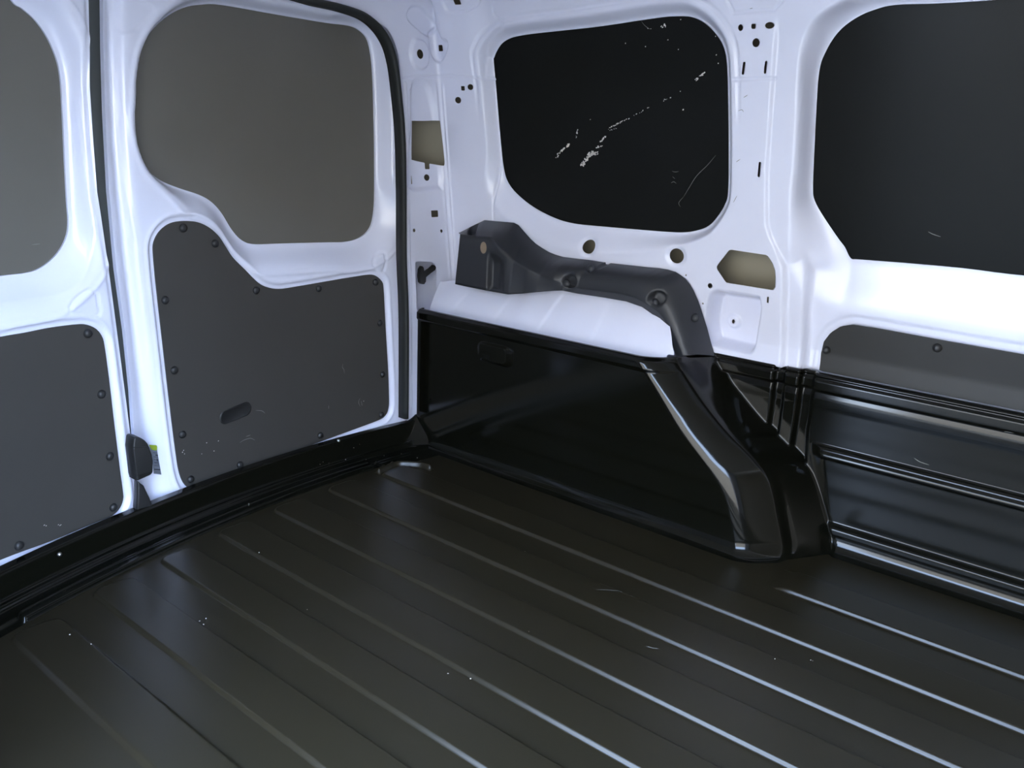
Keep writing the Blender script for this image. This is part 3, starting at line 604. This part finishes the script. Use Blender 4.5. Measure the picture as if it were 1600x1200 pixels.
# small scratches on it
stroke('scratch', lambda a, b, d: np.array([a, float(liner_y(np.array([a]), np.array([b]))[0])-.0006, b]), 0, [(1.1309,0.2344),(1.1424,0.2298),(1.1585,0.2283)], .0011, lin)
stroke('scratch', lambda a, b, d: np.array([a, float(liner_y(np.array([a]), np.array([b]))[0])-.0006, b]), 0, [(1.2677,0.3235),(1.2759,0.3244),(1.2832,0.3250)], .002, lin)

# ================================================================ FLOOR LINER
ribs = [(-.045, .035), (-.196, -.121), (-.343, -.268), (-.493, -.415), (-.634, -.562), (-.768, -.701), (-.906, -.834), (-1.05, -.977)]
def floor_z(x, y):
    t = x-sill_x(np.clip(y, -1.25, .03))
    z = np.zeros_like(x)
    hgt = .060 - .012*ss((-.75-y)/.3)*0
    z = z + (hgt-.014)*(1-ss((t-.004)/.020)) + .010*(1-ss((t-.030)/.007)) + .004*(1-ss((t-.066)/.008))
    z = z - .004*(np.exp(-((t-.003)/.004)**2)*0)
    z = z - np.where(t < -.012, ((-.012-t)/.010)**2*.008, 0)
    # long raised bead in front of the sill
    bt_ = rect((.079, -.60), .0105, .42, t, y, .004); z = z + .011*(1-ss((bt_+.001)/.0035))
    # ribs along the van
    for i, (a, b) in enumerate(ribs):
        x0 = sill_x(.5*(a+b))+(.118 if i != 1 else .132)
        s = rect(((x0+3.0)/2, (a+b)/2), (3.0-x0)/2, (b-a)/2, x, y, .018)
        if i == 0: s = np.maximum(s, 1.00-x)
        z = z + .0068*(1-ss((s+.001)/.0042))
    # creased pad in the rear corner
    for L, h, w in creases: z = z + h*np.exp(-(near(L, .03, x, y, sdf_open)/w)**2)
    # corner gusset between sill and wheel arch: a rounded three-sided facet
    zg = .074*(1-np.maximum(t, 0)/.072-np.maximum(.032-y, 0)/.085)
    k = .020; hh = np.clip(.5+.5*(zg-z)/k, 0, 1)
    z = np.where((y > -.12) & (t > -.004), z*(1-hh)+zg*hh+k*hh*(1-hh), z)
    return z
creases = [(spline([(0.0486,-0.1899),(0.0468,-0.1700),(0.0444,-0.1482),(0.0451,-0.1314),(0.0516,-0.1198),(0.0709,-0.1052),(0.0949,-0.0901),(0.1189,-0.0868)], 5, False), .014, .0046),
           (spline([(-0.0027,-0.1535),(0.0143,-0.1527),(0.0319,-0.1490),(0.0423,-0.1412)], 5, False), .004, .004)]
fx = np.r_[np.arange(-.11, .03, .0015), np.arange(.03, .20, .0030), np.arange(.20, 1.82, .016)]
fy = np.r_[np.arange(-1.26, -.94, .0028), np.arange(-.94, .10, .0014), np.arange(.10, .215, .01)]
def fpos(x, y):
    # shear the grid so its rows follow the bowed sill near the rear
    xx = x + (sill_x(np.clip(y, -1.25, .03))+.076)*(1-ss((x-.10)/.25))
    return np.stack([xx, y, floor_z(xx, y)], -1)
fl_o = sheet('floor', fx, fy, fpos, 'floor', skirt=(0, 0, -.006))
fl_o.data.materials.append(M['liner'])
nf = len(fl_o.data.polygons); cen = np.zeros(nf*3); fl_o.data.polygons.foreach_get('center', cen); cen = cen.reshape(-1, 3)
fl_o.data.polygons.foreach_set('material_index', (cen[:, 0]-sill_x(np.clip(cen[:, 1], -1.25, .03)) < np.where(cen[:, 1] > -.10, .122, .092)).astype(np.int32))
tag(fl_o, 'black ribbed plastic load floor liner with raised rear sill', 'floor', kind='structure')
# sill screws, debris
def on_floor(px): return [(a, b, float(floor_z(np.array([a]), np.array([b]))[0])) for a, b in px]
for i, q in enumerate(on_floor([(0.0138,-0.9139),(-0.0706,-0.2154)])):
    o = place('sill_screw', bolt_me, (q[0], q[1], q[2]-.0012), (1, 0, .55), None)
    tag(o, ('small metal screw in the rear sill below the left door', 'small bright screw in the rear sill below the right door')[i], 'screw', 'screws in the rear sill')
deb = []; df = []
for (a, b, c) in on_floor([(-0.0539,-0.2591),(-0.0560,-0.2845),(-0.0572,-0.1779),(-0.0328,-0.1593),(-0.0213,-0.1097),(0.0409,-0.0528),(0.0592,-0.0595),(-0.0006,-0.0693),(0.3182,-0.8267),(0.3312,-0.8276),(0.3189,-0.8155),(0.2661,-0.9791),(0.2170,-0.9893),(0.1972,-0.6291),(0.2416,-0.8308),(0.4171,-0.6850),(1.0800,-0.2778),(1.1215,-0.2300),(1.1245,-0.2296),(0.7430,-0.4863),(0.5616,-0.2677),(0.7501,-0.6381),(-0.0571,-0.2740),(-0.0484,-0.2119),(-0.0573,-0.1591),(0.7165,-0.6518)]):
    k = len(deb); s = rng.uniform(.0006, .0016)
    for i in range(5): t = 2*math.pi*i/5+rng.uniform(0, 1); deb.append((a+s*math.cos(t)*rng.uniform(.5, 1.2), b+s*math.sin(t)*rng.uniform(.5, 1.2), c+.0006))
    deb.append((a, b, c+.0006+s*.7)); df += [(k+i, k+(i+1) % 5, k+5) for i in range(5)]
tag(pyo('grit', deb, df, 'flake', None, False), 'pale crumbs of grit scattered on the black floor', 'debris', kind='stuff')
o = stroke('floor_scratch', lambda a, b, d: np.array([a, b, float(floor_z(np.array([a]), np.array([b]))[0])+.0006]), 0, [(0.7485,-0.2966),(0.7755,-0.2741),(0.8060,-0.2575)], .0012, fl_o)
stroke('floor_scratch', lambda a, b, d: np.array([a, b, float(floor_z(np.array([a]), np.array([b]))[0])+.0006]), 0, [(0.9041,-0.3791),(0.9147,-0.3767),(0.9234,-0.3711)], .0014, fl_o)
stroke('floor_scratch', lambda a, b, d: np.array([a, b, float(floor_z(np.array([a]), np.array([b]))[0])+.0006]), 0, [(-0.0117,-0.5162),(-0.0004,-0.5190),(0.0106,-0.5264)], .0022, fl_o)

# ================================================================ GREY PLASTIC TRIM OVER THE ARCH
def on_w(pts, d): return [W(a, b, d).tolist() for a, b in pts]
def on_y(pts, y): return [(a, y, b) for a, b in pts]
r0 = on_w([(0.0380,0.5531),(0.0763,0.5729),(0.1126,0.5905),(0.1577,0.5911),(0.2055,0.5923),(0.2196,0.5880),(0.2390,0.5718),(0.2563,0.5578),(0.2728,0.5469),(0.2931,0.5381),(0.3124,0.5309),(0.3316,0.5268),(0.3544,0.5240),(0.3920,0.5246),(0.4287,0.5259),(0.4717,0.5250),(0.5340,0.5267),(0.5874,0.5282),(0.6167,0.5297),(0.6375,0.5294),(0.6581,0.5264),(0.6708,0.5209),(0.6819,0.5146),(0.6931,0.5041),(0.7028,0.4913),(0.7144,0.4702),(0.7230,0.4500),(0.7384,0.4135),(0.7503,0.3825),(0.7628,0.3546)], -.004)
r1 = on_y([(0.0496,0.5594),(0.1047,0.5586),(0.1519,0.5611),(0.1813,0.5367)], .078) + on_y([(0.2160,0.5118),(0.2577,0.4971)], .088) + on_y([(0.2887,0.4866),(0.3284,0.4813)], .098) + on_y([(0.3490,0.4756),(0.3747,0.4732)], .108) \
    + on_y([(0.3845,0.4679),(0.4425,0.4694),(0.5017,0.4714),(0.5382,0.4681),(0.5631,0.4605)], .115) + on_y([(0.5979,0.4444),(0.6272,0.4184),(0.6471,0.3910),(0.6658,0.3606)], .118)
r2 = on_y([(0.0364,0.4330),(0.0725,0.4321),(0.1456,0.4313),(0.2097,0.4318)], .078) + on_y([(0.2461,0.4379),(0.2851,0.4467)], .09) + on_y([(0.3251,0.4539),(0.3499,0.4581)], .105) \
    + on_y([(0.3739,0.4523),(0.4509,0.4538),(0.5086,0.4537),(0.5503,0.4476)], .128) + on_y([(0.5928,0.4279),(0.6162,0.4006),(0.6330,0.3752),(0.6431,0.3542)], .130)
r3 = [(p[0], p[1]+.05, p[2]+.004) for p in r2]
dim = [(a, b, c) for (a, b), c in zip([(0.3647,0.4809),(0.5894,0.4725),(0.4199,0.5216),(0.6853,0.4435)], (.0185, .0195, .0085, .016))]
thole = [(0.1286,0.5348)][0]
def trim_post(G):
    # keep matching stations lined up lengthwise, round the shoulder, sink the screw recesses
    nr, n = G.shape[:2]; s = np.linspace(0, 1, nr)
    top = ss((s-.0)/.30)                          # section rows 0..1/3 top face, 1/3..2/3 front, rest underside
    k = s <= 1/3
    bul = .022*np.sin(np.pi*np.clip(s*3, 0, 1))*1.0
    w = ss((np.linspace(0, 1, n)-.30)/.2)
    G[:, :, 1] -= bul[:, None]*(.25+.75*w[None])
    G[:, :, 2] += .5*bul[:, None]*(.1+.5*w[None])
    for a, b, r in dim:
        q = np.hypot(G[:, :, 0]-a, (G[:, :, 2]-b)*1.15)/r; m = np.arange(nr)[:, None] <= 2*nr//3
        G[:, :, 1] += np.where(m, .020*(1-ss((q-.72)/.3)), 0)
    # groove across the top of the left block
    q = np.abs(np.linspace(0, 1, n)-.060)/.020
    G[:, :, 2] -= (.022*(1-ss((q-.55)/.5))[None]*np.where((s > .02) & (s < .30), 1, 0)[:, None])
    # drawn-in fold on the block's front face
    fx_ = (G[:, :, 0]-.155)/.012; fz_ = ss((.53-G[:, :, 2])/.03)
    fr_ = (s > 1/3+.01) & (s < 2/3-.01)
    G[:, :, 1] += np.where(fr_[:, None], .016*ss((G[:, :, 0]-.140)/.008)*(1-ss((G[:, :, 0]-.165)/.035))*fz_, 0)
    return G
tr = empty('wheel_arch_trim', (.4, .12, .45)); tag(tr, 'dark grey moulded plastic trim capping the wheel arch below the scratched window', 'trim')
# stations matched by hand so the rails run side by side
def match(ra, rb, ks):
    return ra
rel(loft('trim_shell', [r0, r1, r2, r3], 'trim', n=260, sub=16, parent=tr, post=trim_post), tr)
for i, ((px_, r), dy) in enumerate(zip(zip([(0.3534,0.4736),(0.5793,0.4610),(0.4127,0.5152),(0.6872,0.4474)], (.8, 1.0, .8, 1.0)), (-.004, .012, .002, -.006))):
    rel(place('screw', screw_me, (px_[0], .12+dy, px_[1]), (0, -1, .25), tr), tr)
bm = bmesh.new(); bmesh.ops.create_circle(bm, cap_ends=True, radius=.0125, segments=20)
bmesh.ops.transform(bm, matrix=Matrix.Translation((thole[0], .0765, thole[1])) @ Matrix.Rotation(math.pi/2, 4, 'X') @ Matrix.Diagonal((.8, 1.15, 1, 1)), verts=bm.verts[:])
tag(rel(bmo('screw_hole', bm, 'beige_tint', tr), tr), 'open screw hole showing pale metal behind')

# ================================================================ REST OF THE VAN ROUND THE CAMERA
def box(name, c, h, m, parent=None):
    bm = bmesh.new(); bx(bm, c, h); return bmo(name, bm, m, parent, False)
roof = sheet('ceiling', np.arange(-.30, 1.90, .02), np.arange(-1.32, .30, .02), lambda x, y: np.stack([x, y, 1.165-.02*np.cos((y+.6)*1.2)*0-.012*(np.abs(((x+.1) % .42)-.21) < .05)], -1), 'ceil')
tag(roof, 'unseen roof with cross bows, tinted beige to warm the bounced light', 'ceiling', kind='structure')  # roof colour invented for its warm bounce
wl = bmesh.new()
for c, h in (((.22, -1.30, .55), (.34, .02, .62)), ((1.0, -1.30, 1.11), (.56, .02, .06)), ((1.73, -1.30, .55), (.18, .02, .62))): bx(wl, c, h)
tag(bmo('wall_left', wl, 'paint', None, False), 'white side wall around the open sliding door, behind the camera', 'wall', kind='structure')
wf = box('wall_front_added', (1.92, -.55, .55), (.02, .80, .64), 'beige_tint'); tag(wf, 'added unseen front wall, dull beige to keep light from the front warm and dim', 'wall', kind='structure')  # added to close off the front and shape the light inside
hb = bmesh.new()
for c, h in (((7.5, -9.5, 1.7), (8.5, .3, 2.3)), ((7.5, -9.15, 4.05), (8.6, .12, .08)), ((2.2, -9.18, .4), (.6, .04, 1.0)), ((5.4, -9.18, .8), (.8, .04, .6)), ((9.0, -9.18, .8), (.8, .04, .6))): bx(hb, c, h)
tag(bmo('building', hb, 'render', None, False), 'sunlit rendered building across the yard behind the camera', 'building', kind='structure')
gr = sheet('ground', np.linspace(-12, 14, 27), np.linspace(-16, 12, 29), lambda x, y: np.stack([x, y, -.62+0*x], -1), 'concrete')
tag(gr, 'pale concrete yard outside the van', 'ground', kind='structure')
